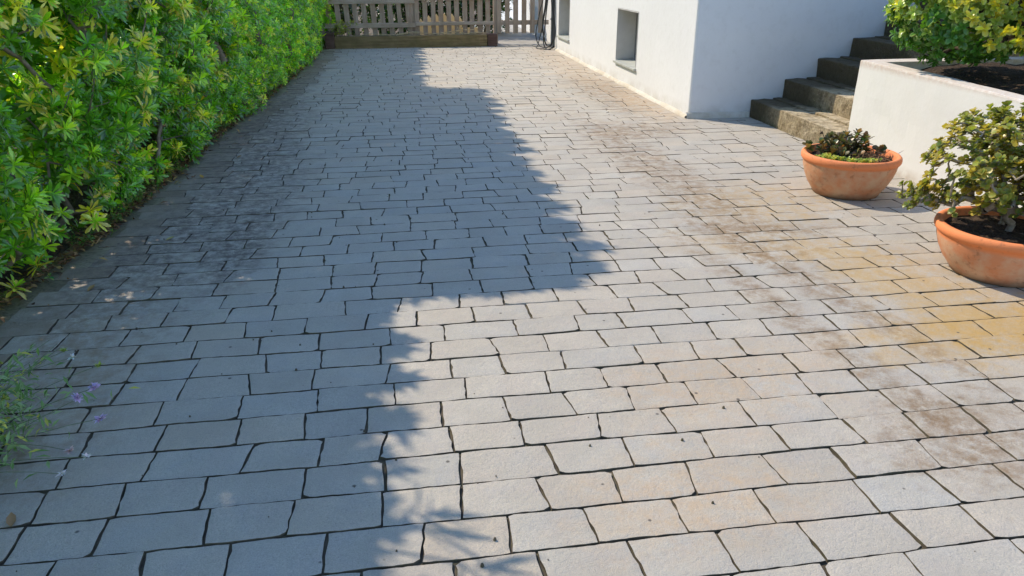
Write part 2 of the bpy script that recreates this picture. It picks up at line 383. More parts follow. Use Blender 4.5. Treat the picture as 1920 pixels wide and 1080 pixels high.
# driveway bed (joint level) and irregular stamped stones in one sheet
PITCH = .174
def row_y(j, x): return j*PITCH + .010*noise.noise(Vector((x*.9, j*3.7, 0))) + .006*noise.noise(Vector((x*4., j*9.1, 5)))
V = []; F = []; MI = []; COL = []
def border(y): return float(hx(y))+.12+.08*noise.noise(Vector((y*1.3, 0, 3)))
def add_stone(xa, xb, j, lean_a, lean_b, gapa):
    y0 = j*PITCH
    gs = float(np.interp(y0, [2.5, 4.0, 6.5, 10], [1.0, .8, .42, .25]))*min(1., max(.25, ((xa+xb)/2-float(hx(y0))-.1)*2.2))
    def edge_pts():
        pts = []
        nl = 15; cr_ = [random.choice((.1, .1, .2, .3, .4, .6, 1.9))*.006 for _ in range(4)]; jt = [random.uniform(-.0026, .0026) for _ in range(2*nl)]
        gw = lambda x, s: max(.0006, gs*.0017+gs*.0030*noise.noise(Vector((x*2.2, j*5.+s*2.3, 7))))
        for i in range(nl):          # front edge
            t = i/(nl-1); x = xa+(xb-xa)*t - (lean_a*(1-t)+lean_b*t)*.5
            cr = (cr_[0] if t < .5 else cr_[1])*max(0, 1-min(t, 1-t)*9)**2*1.3
            pts.append((x, row_y(j, x)+gw(x, 0)+cr+jt[i]*.6+jt[i-1]*.4))
        for i in range(1, 5): t = i/5; pts.append((xb+lean_b*(t-.5)+random.uniform(-.004, .003), None, t))
        for i in range(nl):
            t = 1-i/(nl-1); x = xa+(xb-xa)*t + (lean_a*(1-t)+lean_b*t)*.5
            cr = (cr_[2] if t > .5 else cr_[3])*max(0, 1-min(t, 1-t)*9)**2*1.3
            pts.append((x, row_y(j+1, x)-gw(x, 1)-cr+jt[nl+i]*.6+jt[nl+i-1]*.4))
        for i in range(1, 5): t = 1-i/5; pts.append((xa+lean_a*(t-.5)+random.uniform(-.003, .004), None, t))
        out = []
        for p in pts:
            if len(p) == 3:
                x, _, t = p; out.append((x, row_y(j, x)*(1-t)+row_y(j+1, x)*t))
            else: out.append(p)
        return out
    P = edge_pts(); cx = sum(p[0] for p in P)/len(P); cy = sum(p[1] for p in P)/len(P)
    hz = random.gauss(0, .0012); tx = random.gauss(0, .006); ty = random.gauss(0, .008)
    w_, h_ = xb-xa, PITCH
    base = len(V); n = len(P)
    k1 = random.choice((1, 1, 1, 1.03, .96, .98, .94)); warm = random.gauss(0, .014)
    if random.random() < .12: warm += .03
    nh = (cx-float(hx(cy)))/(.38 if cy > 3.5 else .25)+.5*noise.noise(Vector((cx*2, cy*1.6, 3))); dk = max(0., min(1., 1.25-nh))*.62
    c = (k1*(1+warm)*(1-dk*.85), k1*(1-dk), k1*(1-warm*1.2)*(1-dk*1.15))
    for sx, sy, z in ((.016, .016, 0.), (.0022, .0022, -.0012), (0, 0, -.016)):
        for (x, y) in P:
            dx = cx-x; dy = cy-y
            xx = x+math.copysign(min(abs(dx), sx), dx); yy = y+math.copysign(min(abs(dy), sy), dy)
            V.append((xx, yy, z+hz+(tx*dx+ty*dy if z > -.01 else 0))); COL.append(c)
    F.append(list(range(base, base+n))); MI.append(0)
    sil = lambda q: .5+1.1*noise.noise(Vector((cx*.55, q*7.31, 2))) < float(np.interp(q*PITCH, [6.0, 11.0], [.0, .85]))
    s0, s1 = sil(j), sil(j+1)
    for r in range(2):
        for i in range(n):
            a = base+r*n+i; b_ = base+r*n+(i+1) % n
            F.append((b_, a, a+n, b_+n)); MI.append(0 if (s0 and i < 14) or (s1 and 19 <= i < 33) else r)
for j in range(-10, 92):
    y = (j+.5)*PITCH
    x = border(y)+random.uniform(-.12, .03); xr = 3.18 if y > 8.0 else (4.4 if y > 6.3 else 4.02)
    lean = random.gauss(0, .012)
    while x < xr-.02:
        wd = random.choice((.235, .25, .27, .27, .29, .31, .34)) * random.uniform(.94, 1.06)
        wd *= .97
        xb = min(x+wd, xr)
        if xr-xb < .09: xb = xr
        gp = random.choice((.001, .002, .003, .004, .007))*(1 if y < 4.5 else .55)
        l2 = random.gauss(0, .012)
        add_stone(x+gp*.5, xb-gp*.5, j, lean, l2, gp)
        lean = l2; x = xb
me = bpy.data.meshes.new('driveway'); me.from_pydata(V, [], F); me.polygons.foreach_set('material_index', MI); me.update()
a = me.color_attributes.new('col', 'FLOAT_COLOR', 'POINT'); c4 = np.ones((len(V), 4), dtype=np.float32); c4[:, :3] = np.array(COL); a.data.foreach_set('color', c4.ravel())
tag(link('driveway', me, [M['stone'], M['joint']]), 'pale grey stamped stone-pattern driveway with rust-yellow stains', 'driveway', kind='structure')
bm = bmesh.new()
vs = [bm.verts.new(p) for p in ((-1.9, -6, -.0105), (8.5, -6, -.0105), (8.5, 6.5, -.0105), (4.6, 8.6, -.0105), (3.6, 8.6, -.0105), (3.6, 16.0, -.0105), (-1.9, 16.0, -.0105))]; bm.faces.new(vs)
tag(bm_obj('driveway_bed', bm, M['joint']), 'dark dirt in the joints of the driveway', 'driveway', kind='structure')
# smooth concrete edging along the hedge, fading under the stones' ragged ends
V = []; Q = []
ys = np.arange(-2, 16.01, .12)
for i, y in enumerate(ys):
    xl = float(hx(y))-.12+.03*noise.noise(Vector((y*3, 1, 1))); xr = border(y)+.10+.05*noise.noise(Vector((y*5, 3, 1)))
    V += [(xl, y, -.09), (xl+.01, y, -.0035), (xr, y, -.0035)]
    if i:
        a = (i-1)*3; Q += [(a, a+1, a+4, a+3), (a+1, a+2, a+5, a+4)]
tag(np_mesh('kerb_strip', V, Q, M['edge']), 'brown stained concrete strip along the hedge foot', 'kerb', kind='structure')
# concrete pad beyond the driveway under the gate
bm = bmesh.new(); vs = [bm.verts.new(p) for p in ((2.2, 16.0, -.006), (3.62, 15.98, -.006), (3.62, 22, -.006), (2.0, 22, -.006))]; bm.faces.new(vs)
tag(bm_obj('path', bm, M['concrete']), 'grey concrete path running out under the gate', 'path', kind='structure')
# soil under the hedge
V = []; Q = []
ys = np.arange(-3, 19, .2); xs = (-6, -4, -3, -2.5, 0)
for i, y in enumerate(ys):
    for jx, x in enumerate(xs):
        xx = x if x < 0 else float(hx(y))-.10
        V.append((xx, y, .0 + (.02*noise.noise(Vector((xx*4, y*4, 0))) if x < 0 else -.012)))
    if i:
        for k in range(4): a = (i-1)*5+k; Q.append((a, a+1, a+6, a+5))
tag(np_mesh('soil_bed', V, Q, M['soil'], smooth=True), 'dark earth under the hedge', 'ground', kind='structure')

# ------------------------------------------------------------------ house
def rect_x(bm, X, y0, y1, z0, z1):       # a face in the plane x = X
    bm.faces.new([bm.verts.new(p) for p in ((X, y0, z0), (X, y1, z0), (X, y1, z1), (X, y0, z1))])
H = 3.3; WX = 3.2
house = empty('house', (3.2, 8.03, 0), 'white rendered house with two deep grey window niches beside the driveway', 'house')
bm = bmesh.new()
ycuts = [8.06, 9.98, 10.93, 13.9, 14.79, 15.12]; zc = [-.05, .27, .98, H]
for i in range(5):
    for k in range(3):
        if i in (1, 3) and k == 1: continue
        rect_x(bm, WX, ycuts[i], ycuts[i+1], zc[k], zc[k+1])
ND = .34
for (a, b_) in ((9.98, 10.93), (13.9, 14.79)):   # niche reveals
    for P in (((WX, a, .27), (WX+ND, a, .27), (WX+ND, a, .98), (WX, a, .98)), ((WX, b_, .27), (WX+ND, b_, .27), (WX+ND, b_, .98), (WX, b_, .98)),
              ((WX, a, .98), (WX, b_, .98), (WX+ND, b_, .98), (WX+ND, a, .98)), ((WX, a, .27), (WX, b_, .27), (WX+ND, b_, .27), (WX+ND, a, .27))):
        bm.faces.new([bm.verts.new(p) for p in P])
prof = [(3.2, 8.06), (3.203, 8.045), (3.212, 8.034), (3.23, 8.03), (9.5, 8.03), (9.5, 15.12), (3.2, 15.12)]
for i in range(6):
    (x0, y0), (x1, y1) = prof[i], prof[i+1]
    bm.faces.new([bm.verts.new(p) for p in ((x0, y0, -.05), (x1, y1, -.05), (x1, y1, H), (x0, y0, H))])
bmesh.ops.remove_doubles(bm, verts=bm.verts, dist=.0005)
wall = bm_obj('wall', bm, M['render'], house)
bm = bmesh.new(); box(bm, 3.08, 9.62, 7.91, 15.24, H, H+.16, .01); bm_obj('roof', bm, M['roof_edge'], house)
for (a, b_) in ((9.98, 10.93), (13.9, 14.79)):
    bm = bmesh.new(); box(bm, WX+ND-.03, WX+ND-.002, a+.002, b_-.002, .272, .978)
    wn = bm_obj('window', bm, M['window'], house)
    bm = bmesh.new()
    for (p, q, r, s) in ((a+.003, a+.045, .30, .975), (b_-.045, b_-.003, .30, .975), (a+.046, b_-.046, .30, .345), (a+.046, b_-.046, .93, .975)):
        box(bm, WX+ND-.07, WX+ND-.032, p, q, r, s, .004)
    bm_obj('frame', bm, M['frame'], wn, loc=(0, 0, 0))
    # slim grey lining round the opening and a sill plate
    bm = bmesh.new(); box(bm, WX-.006, WX+ND-.08, b_-.012, b_-.003, .30, .972); box(bm, WX-.006, WX+.02, a+.003, a+.012, .30, .972); box(bm, WX-.006, WX+ND-.08, a+.013, b_-.013, .965, .976)
    bm_obj('lining', bm, M['window'], wn, loc=(0, 0, 0))
    bm = bmesh.new(); box(bm, WX-.035, WX+ND-.075, a-.02, b_+.02, .262, .292, .004)
    for v in bm.verts:
        if v.co.x < WX+.1: v.co.z -= .012
        if v.co.x > WX-.001: v.co.y = min(max(v.co.y, a+.003), b_-.003)
    bm_obj('window_sill', bm, M['sill'], wn, loc=(0, 0, 0))
V = []; Q = []       # low rendered plinth along both visible walls, with an uneven edge
pts = [(3.2, y) for y in np.arange(15.1, 8.0, -.15)]
for i, (x, y) in enumerate(pts):
    wv = .03+.018*noise.noise(Vector((0, y*2.3, 0))); hh = .028+.014*noise.noise(Vector((3, y*1.7, 0)))
    V += [(WX-wv-.008, y, -.012), (WX-wv, y, hh*.8), (WX+.001, y, hh+.008)]
    if i: a = (i-1)*3; Q += [(a, a+1, a+4, a+3), (a+1, a+2, a+5, a+4)]
off = len(V)
for i, x in enumerate(np.arange(3.17, 3.91, .12)):
    wv = .028+.012*noise.noise(Vector((x*3, 0, 0))); hh = .05+.012*noise.noise(Vector((x*3, 5, 0)))
    V += [(x, 8.03-wv-.01, -.012), (x, 8.03-wv, hh*.85), (x, 8.031, hh+.01)]
    if i: a = off+(i-1)*3; Q += [(a+1, a, a+3, a+4), (a+2, a+1, a+4, a+5)]
np_mesh('plinth', V, Q, M['plinth'], house, smooth=False)
# further rendered wall set back beyond the house
rear = empty('garden_wall', (3.38, 15.13, 0), 'bright white rendered wall set back beyond the house, behind the hanging cables', 'wall')
bm = bmesh.new(); box(bm, 3.38, 3.7, 15.13, 24, -.05, 2.6, .01); bm_obj('wall', bm, M['render'], rear)

# ------------------------------------------------------------------ steps
stairs = empty('stone_steps', (3.9, 7.1, 0), 'flight of rough mossy stone steps climbing beside the white house', 'steps')
tops = [.19, .40, .61, .82, 1.02, 1.22, 1.42]
for k, zt in enumerate(tops):
    x0 = 3.9+.36*k
    if k < 4: bm = rough_box(x0, x0+.44, 6.275, 8.026, (tops[k-1]-.03 if k else -.03), zt, .07, .012, .014, k)
    else: bm = rough_box(x0, x0+(.44 if k < 6 else 2.4), 6.275, 8.026, tops[k-1]-.03, zt, .15, .01, .012, k)
    # the back half of each tread is a thinner, uneven slab
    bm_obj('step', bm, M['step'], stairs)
for k, zt in enumerate(tops[:5]):
    x0 = 3.9+.36*k
    bm = rough_box(x0+.235, x0+.385, 6.28, 6.28+.55+.3*random.random(), zt-.02, zt+.022, .06, .012, .01, 20+k)
    box_b = rough_box(x0+.24, x0+.37, 7.1+.2*random.random(), 8.0, zt-.02, zt+.016, .06, .012, .01, 40+k)
    tmp = bpy.data.meshes.new('t'); box_b.to_mesh(tmp); box_b.free(); bm.from_mesh(tmp); bpy.data.meshes.remove(tmp)
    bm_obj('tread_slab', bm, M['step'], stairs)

# ------------------------------------------------------------------ planter
pl = empty('raised_planter', (4.0, 4.2, 0), 'long white rendered raised planter with a weathered brownish top edge', 'planter')
bm = bmesh.new()
def top(y): return .77+.04*(y-4.4)/1.87
Vp = []
outer = [(4.0, 1.0), (4.0, 6.265), (7.4, 6.265), (7.4, 1.0)]; inner = [(4.14, 1.15), (4.14, 6.12), (7.25, 6.12), (7.25, 1.15)]
ob = [bm.verts.new((x, y, -.05)) for x, y in outer]; ot = [bm.verts.new((x, y, top(y))) for x, y in outer]
it = [bm.verts.new((x, y, top(y)-.004)) for x, y in inner]; ib = [bm.verts.new((x, y, .5)) for x, y in inner]
for i in range(4):
    j = (i+1) % 4
    bm.faces.new((ob[i], ob[j], ot[j], ot[i])); bm.faces.new((ot[i], ot[j], it[j], it[i])); bm.faces.new((it[i], it[j], ib[j], ib[i]))
bmesh.ops.recalc_face_normals(bm, faces=bm.faces)
bmesh.ops.bevel(bm, geom=[e for e in bm.edges if (e.verts[0] in ot and e.verts[1] in ot+ob)], offset=.014, segments=2, profile=.6, affect='EDGES')
for ax, lo, hi, st in ((1, 1.0, 6.3, .12), (2, 0, .8, .12), (0, 4.0, 7.4, .3)):
    for p in np.arange(lo+st*.43, hi, st):
        no = [0, 0, 0]; no[ax] = 1; c_ = [0, 0, 0]; c_[ax] = p
        bmesh.ops.bisect_plane(bm, geom=bm.verts[:]+bm.edges[:]+bm.faces[:], plane_co=c_, plane_no=no)
bm.normal_update()
for v in bm.verts: v.co += v.normal*(noise.noise(v.co*3)*.006+noise.noise(v.co*9)*.003)
bm_obj('wall', bm, M['planter'], pl, smooth=False)
V = []; Q = []
nx, ny = 30, 44
for i in range(ny+1):
    for j in range(nx+1):
        x = 4.13+3.13*j/nx; y = 1.14+4.99*i/ny
        V.append((x, y, .70+.075*min(1, max(0, x-4.35)*4)*min(1, max(0, y-3)) + .04*noise.noise(Vector((x*2.5, y*2.5, 0)))+.02*noise.noise(Vector((x*9, y*9, 0)))))
for i in range(ny):
    for j in range(nx): a = i*(nx+1)+j; Q.append((a, a+1, a+nx+2, a+nx+1))
np_mesh('soil', V, Q, M['soil'], pl, smooth=True)

# ------------------------------------------------------------------ terracotta pots
def lathe(prof, n=72, wob=.0):
    bm = bmesh.new(); rings = []
    for r, z in prof:
        rings.append([bm.verts.new((r*(1+wob*noise.noise(Vector((math.cos(t)*1.5, math.sin(t)*1.5, z*6))))*math.cos(t), r*math.sin(t), z)) for t in (2*math.pi*i/n for i in range(n))] if r > 1e-6 else [bm.verts.new((0, 0, z))])
    for a, b_ in zip(rings, rings[1:]):
        for i in range(n):
            j = (i+1) % n
            if len(a) == 1: bm.faces.new((a[0], b_[i], b_[j]))
            elif len(b_) == 1: bm.faces.new((a[i], a[j], b_[0]))
            else: bm.faces.new((a[i], a[j], b_[j], b_[i]))
    return bm
def pot(name, loc, R, h, label, mat, soilz, part='bowl'):
    root = empty(name, loc, label, 'plant pot', 'terracotta bowls on the driveway')
    p = [(0, .012), (R*.60, .012), (R*.63, 0), (R*.66, .004), (R*.70, h*.10), (R*.80, h*.27), (R*.885, h*.48), (R*.93, h*.66), (R*.945, h*.77),
         (R*.95, h*.80), (R*.975, h*.82), (R*.995, h*.86), (R*1.0, h*.91), (R*.99, h*.965), (R*.965, h*.995), (R*.93, h*1.0), (R*.895, h*.985), (R*.88, h*.95),
         (R*.86, h*.8), (R*.80, h*.5), (R*.66, h*.2), (0, h*.12)]
    o = bm_obj(part, lathe(p, 80, .012), mat, root, smooth=True, loc=(0, 0, 0))
    bm = bmesh.new(); rs = [0]+[R*.868*(i+1)/9 for i in range(9)]; rings = []
    for r in rs:
        n = 1 if r == 0 else 40
        rings.append([bm.verts.new((r*math.cos(t), r*math.sin(t), soilz+(.022*noise.noise(Vector((r*math.cos(t)*14, r*math.sin(t)*14, R))))*(1 if r < R*.8 else .3))) for t in (2*math.pi*i/n for i in range(n))])
    for a, b_ in zip(rings, rings[1:]):
        for i in range(40):
            j = (i+1) % 40
            bm.faces.new((a[0], b_[i], b_[j]) if len(a) == 1 else (a[i], a[j], b_[j], b_[i]))
    bm_obj('soil', bm, M['soil'], root, smooth=True, loc=(0, 0, 0))
    return root
BC = (3.309, 5.10, 0.0); PC = (3.28, 3.50, 0.0)
pot('terracotta_bowl', BC, .345, .300, 'wide terracotta bowl before the steps, holding small withered succulents', M['bowl'], .25)
pot('terracotta_bowl', PC, .362, .275, 'sunlit terracotta bowl holding the large branching jade plant', M['pot'], .232)

def colr(n, base, var=.15, hue=.1):
    k = 1+rng.normal(size=(n, 1))*var; c = np.array(base)[None]*k
    c[:, 0] *= 1+rng.normal(size=n)*hue; return c.clip(.004, .95)
def leaf_obj(name, leaves, colors, mat, parent, shape, fold=.25, droop=.15, tipcol=None):
    Bp, D, U, Ln, Wd = leaves
    V, Q, k = leaf_arrays(Bp, D, U, Ln, Wd, shape, fold, droop)
    col = np.repeat(colors, k, axis=0)
    if tipcol is not None:     # coloured rim (variegated or reddened leaf edges)
        idx = np.arange(len(V)) % k; rim = (idx % 3 != 1) | (idx >= k-3)
        f = tipcol[1]; tc = np.repeat(np.asarray(tipcol[0])+np.zeros((len(Bp), 3)), k, axis=0)
        ff = np.repeat(np.asarray(f)+np.zeros(len(Bp)), k)*rim
        col = col*(1-ff[:, None])+tc*ff[:, None]
    return np_mesh(name, V, Q, mat, parent, col=col, smooth=True)

# jade plant ---------------------------------------------------------------
jade = empty('jade_plant', (PC[0], PC[1], .23), 'branching jade plant with round yellow-green leaves in the larger-looking near bowl', 'potted plant')
cx, cy = PC[0]+.10, PC[1]+.08
tips = []
while len(tips) < 900:
    u = rng.normal(size=3); u /= np.linalg.norm(u); r = rng.random()**.45
    p = np.array([cx, cy, .60])+u*r*np.array([.54, .46, .33])
    if p[2] < .34 and math.hypot(p[0]-PC[0], p[1]-PC[1]) < .30: continue
    if p[2] < .30: continue
    if noise.noise(Vector(p*5.5)) < -.12: continue
    tips.append(p)
for _ in range(44):     # long low limb drooping over the rim towards the driveway
    t = rng.random(); tips.append(np.array([cx-.35-.17*t, cy+.10+.12*t+rng.normal()*.07, .42-.04*t+rng.normal()*.045]))
tips = np.array(tips)
roots = [(PC[0]+.02, PC[1]+.02, .22), (PC[0]-.06, PC[1]+.06, .22), (PC[0]+.11, PC[1]-.03, .22), (PC[0]+.05, PC[1]+.12, .22)]
E = grow(roots, tips, .06, .0032, .36, .019, .010)
V, Q = tubes(*E, sides=6); np_mesh('stem', V, Q, M['jade_bark'], jade, smooth=True)
ax = norm(tips-np.array([PC[0], PC[1], .25]))+np.array([0, 0, .5])+rng.normal(size=tips.shape)*.3
B_, D_, U_, L_, W_, own, rank = rosettes(tips, ax, 8, .037, .032, (30, 95), .5)
yel = rng.random(len(tips)); lc = np.where((yel > .72)[:, None], np.array([[.46, .40, .07]]), np.where((yel > .3)[:, None], np.array([[.27, .34, .06]]), np.array([[.13, .23, .05]])))
cl = lc[own]*(1+rng.normal(size=(len(own), 1))*.15); cl = cl.clip(.01, 1)
leaf_obj('leaves', (B_, D_, U_, L_, W_), cl, M['jadeleaf'], jade, 'round', .35, .1, (np.array([.42, .26, .06]), .45))

# bowl's small succulents ----------------------------------------------------
suc = empty('dark_succulent', (BC[0], BC[1], .24), 'small dark succulent rosettes on thin stems in the bowl by the steps', 'potted plant')
bx, by = BC[0], BC[1]
tp = [(-.17, .12, .36), (-.13, .05, .37), (-.10, .14, .40), (-.05, .10, .40), (-.02, .02, .385), (.02, .12, .415), (.05, .06, .40), (.09, .10, .425), (.12, .05, .41), (.10, .00, .385), (-.2, .05, .335), (-.15, 0, .325), (.15, .09, .39)]
tp = np.array([(bx+a, by+b_, c_-.015) for a, b_, c_ in tp]+[(bx+rng.normal()*.13-.02, by+.05+rng.normal()*.06, .28+.05*rng.random()) for _ in range(22)]); rt = [(bx-.12, by+.06, .23), (bx+.04, by+.05, .23), (bx+.1, by+.08, .23)]
E = grow(rt, tp, .04, .003, .3, .007, .006); V, Q = tubes(*E); np_mesh('stem', V, Q, M['dark_bark'], suc)
B_, D_, U_, L_, W_, own, rank = rosettes(tp, np.array([0, 0, 1.])+rng.normal(size=tp.shape)*.35, 12, .055, .036, (20, 100), .4)
leaf_obj('leaves', (B_, D_, U_, L_, W_), colr(len(own), (.13, .12, .055), .35, .4), M['jadeleaf'], suc, 'round', .3, .1)
# a drooping dry stalk with a dark head
V, Q = tubes([(bx-.14, by+.08, .25), (bx-.15, by+.10, .36)], [(bx-.15, by+.10, .36), (bx-.19, by+.11, .43)], [.003]*2, [.003, .002]); np_mesh('stalk', V, Q, M['dark_bark'], suc)
B_, D_, U_, L_, W_, own, _ = rosettes(np.array([(bx-.19, by+.11, .43)]), np.array([[-.5, 0, -.6]]), 7, .03, .014, (10, 60)); leaf_obj('seed_head', (B_, D_, U_, L_, W_), colr(len(own), (.03, .02, .02)), M['dryleaf'], suc, 'small')
sed = empty('stonecrop', (BC[0]-.05, BC[1]-.2, .24), 'low yellow-green stonecrop along the front rim of the bowl by the steps', 'potted plant')
tp = []
for (a0, n, rr) in ((-2.75, 26, .25), (-2.3, 26, .24), (-1.95, 20, .24), (-1.6, 24, .235), (-2.95, 14, .25)):
    for _ in range(n):
        an = a0+rng.normal()*.13; r = rr+rng.normal()*.022; tp.append((bx+r*math.cos(an), by+r*math.sin(an), .275+rng.random()*.03))
tp = np.array(tp); B_, D_, U_, L_, W_, own, _ = rosettes(tp, np.array([0, 0, 1.])+rng.normal(size=tp.shape)*.25, 12, .020, .013, (10, 85), .4)
c0 = np.where((rng.random(len(tp)) > .5)[:, None], np.array([[.58, .58, .15]]), np.array([[.36, .46, .12]]))
leaf_obj('leaves', (B_, D_, U_, L_, W_), c0[own]*(1+rng.normal(size=(len(own), 1))*.12), M['jadeleaf'], sed, 'small', .5, .1)
dry = empty('withered_plant', (BC[0]+.12, BC[1], .24), 'withered brown stalks in the bowl by the steps', 'potted plant')
E0 = []; E1 = []
for _ in range(150):
    s = np.array([bx+.11+rng.normal()*.055, by-.05+rng.normal()*.06, .235]); d = np.array([rng.normal()*.06, rng.normal()*.05-.01, .03+.05*rng.random()])
    E0.append(s); E1.append(s+d)
    E0.append(s+d); E1.append(s+d+np.array([rng.normal()*.035, rng.normal()*.03, rng.normal()*.02-.02]))
V, Q = tubes(E0, E1, [.0022]*len(E0), [.0014]*len(E0), 4)
np_mesh('stalks', V, Q, simple('withered_stalk', (.16, .09, .05), (.34, .22, .12), 30, .9), dry)

# ------------------------------------------------------------------ bush in the planter
bush = empty('variegated_bush', (4.9, 5.1, .66), 'rounded green bush with bright yellow shoot tips growing in the white raised planter', 'bush')
lobes = [((4.46, 5.60, 1.27), (.68, .50, .42)), ((5.25, 5.15, 1.42), (.72, .6, .50)), ((5.5, 4.4, 1.45), (.7, .6, .5)), ((6.0, 5.2, 1.5), (.7, .7, .6)), ((4.75, 4.75, 1.62), (.5, .5, .42)), ((4.95, 5.5, 1.75), (.6, .55, .45))]
T = []; AX = []
for (c_, r) in lobes:
    c_ = np.array(c_); r = np.array(r); n = 720
    u = norm(rng.normal(size=(n, 3))); rad = 1-.22*rng.random(n)**1.5
    lump = np.array([1+.16*noise.noise(Vector(a*2.6)+Vector(c_)) for a in u])
    p = c_+u*r*(rad*lump)[:, None]
    keep = np.ones(n, bool)
    for (c2, r2) in lobes:
        if tuple(c2) == tuple(c_): continue
        keep &= (np.linalg.norm((p-np.array(c2))/np.array(r2), axis=1) > .8)
    keep &= p[:, 2] > .86+.1*(p[:, 0] > 5.0)
    T.append(p[keep]); AX.append(u[keep])
T = np.vstack(T); AX = np.vstack(AX)
B_, D_, U_, L_, W_, own, rank = rosettes(T, AX+np.array([0, 0, .55])+rng.normal(size=T.shape)*.3, 10, .058, .032, (25, 88), .4)
clu = np.array([noise.noise(Vector(p*2.3)+Vector((9, 2, 4))) for p in T])+.45*AX[:, 2]+.04+rng.normal(size=len(T))*.12
c0 = np.where((clu > .13)[:, None], np.array([[.86, .72, .02]]), np.where((clu > -.08)[:, None], np.array([[.27, .40, .035]]), np.array([[.065, .21, .02]])))
cl = (c0[own]*(1+rng.normal(size=(len(own), 1))*.18)).clip(.01, .9)
cl = np.where((rank > .75)[:, None], cl*.6+np.array([[.03, .1, .02]]), cl)
leaf_obj('leaves', (B_, D_, U_, L_, W_), cl, M['bushleaf'], bush, 'round', .3, .25, (np.array([.50, .54, .22]), np.where(clu > -.1, .5, .12)[own]))
E = grow([(4.85, 5.3, .6), (4.95, 5.15, .6), (5.3, 4.7, .6), (5.6, 5.1, .6)], T[::5]-AX[::5]*.05, .18, .004, .42, .045, .02)
V, Q = tubes(*E, sides=6); np_mesh('branches', V, Q, M['dark_bark'], bush, smooth=True)
# ------------------------------------------------------------------ hedge
hedge = empty('hedge', (-2.3, 8, 0), 'dense green hedge of leathery leaf rosettes with some yellowed leaves along the driveway', 'hedge')
# the region of ground that the hedge's crown shades: its ragged top edge
SB = [(-2., .1), (1.2, .10), (1.66, .02), (1.9, -.04), (2.36, -.04), (2.78, -.01), (3.09, .03), (3.4, -.06), (3.62, -.22), (3.70, 1.12), (4.36, 1.12), (5.58, 1.16), (7.56, 1.18),
      (10.40, 1.28), (10.62, .50), (12, .52), (15.2, .66), (20, .7)]
sby = [a for a, _ in SB]; sbx = [b for _, b in SB]
tooth_y = np.cumsum(rng.uniform(.26, .5, 70))-3; tooth_a = rng.uniform(.08, .26, 70)
def bound(sy):
    i = np.clip(np.searchsorted(tooth_y, sy)-1, 0, 68); t = (sy-tooth_y[i])/(tooth_y[i+1]-tooth_y[i])
    return np.interp(sy, sby, sbx)+tooth_a[i]*(.75-1.5*np.abs(t-.25)/.75)
k = math.cos(SUN_EL)/math.sin(SUN_EL); dxs, dys = -math.sin(SUN_AZ)*k, -math.cos(SUN_AZ)*k
def inside(P, pad=0): return P[:, 0]+dxs*P[:, 2] < bound(P[:, 1]+dys*P[:, 2])-pad
def face_x(y, z, amp=.20):    # bulging face of the hedge
    return np.array([hx(a)+.06+.10*math.sin(min(c/1.2, 1)*1.6)+amp*noise.noise(Vector((a*1.25, c*1.4, 2)))+amp*.6*noise.noise(Vector((a*3.1, c*3.3, 8))) for a, c in zip(y, z)])-.12*np.clip(z-1.4, 0, 1.2)
# (a) the visible face
def face_layer(n, depth, y0, y1, z1):
    y = y0+(y1-y0)*rng.random(n); z = .05+(z1-.05)*rng.random(n)
    x = face_x(y, z)-depth*rng.random(n)
    x += np.where(z < .3, -.10*(.3-z), 0)
    return np.stack([x, y, z], 1)
def hcol(P, rank, own, shade=1.):
    n = len(P)
    patch = np.array([noise.noise(Vector(p*1.1)+Vector((3, 1, 0))) for p in P])
    ye = np.array([noise.noise(Vector(p*2.4)+Vector((13, 1, 7))) for p in P])
    far = np.clip((P[:, 1]-7)/4, 0, 1)
    base = np.array([[.13, .32, .02]])*(1-far[:, None])+np.array([[.19, .44, .024]])*far[:, None]
    base = base*(1+.35*patch[:, None])*(1+rng.normal(size=(n, 1))*.13)
    lime = (rng.random(n) < .24)[:, None]; base = np.where(lime, base*np.array([[3.0, 2.0, 1.5]]), base)
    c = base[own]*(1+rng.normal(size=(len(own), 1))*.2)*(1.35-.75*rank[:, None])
    yel = (ye > .16) & (rng.random(n) < .5*(1-far*.9)) | (rng.random(n) < .03)
    old = yel[own] & (rank > .45)
    c = np.where(old[:, None], np.array([[.74, .62, .09]])*(1+rng.normal(size=(len(own), 1))*.2), c)
    c = np.where((yel[own] & (rank <= .45))[:, None], c*np.array([[1.9, 1.4, 1.]]), c)
    single = (rng.random(len(own)) < .006)[:, None]
    c = np.where(single, np.array([[.52, .33, .03]]), c)
    return c.clip(.005, .8)
P1 = face_layer(3900, .34, 2.2, 9.0, 1.75); P2 = face_layer(5200, .22, 8.0, 17.5, 1.7)
hole = lambda P, s: np.array([noise.noise(Vector(p*Vector(s)) if 0 else Vector((p[0]*1.5, p[1]*2.1, p[2]*2.3))) for p in P])
P1 = P1[(hole(P1, 0) > -.10) | (rng.random(len(P1)) < .06)]
for nm, P, ln, wd, nl, sh in (('leaves', P1, .076, .0175, 20, 'spat'), ('fine_leaves', P2, .055, .0145, 13, 'spat')):
    A = np.array([[.75, -.35, .55]])+rng.normal(size=P.shape)*.42
    lnv = ln*(1+rng.normal(size=len(P))*.16)
    B_, D_, U_, L_, W_, own, rank = rosettes(P, A, nl, lnv, wd, (22, 92), .35)
    W_ = W_/np.mean(W_)*wd*(L_/np.mean(L_))**0*(1+rng.normal(size=len(W_))*.1)
    leaf_obj(nm, (B_, D_, U_, L_, W_), hcol(P, rank, own), M['leaf'], hedge, sh, .22, .22)
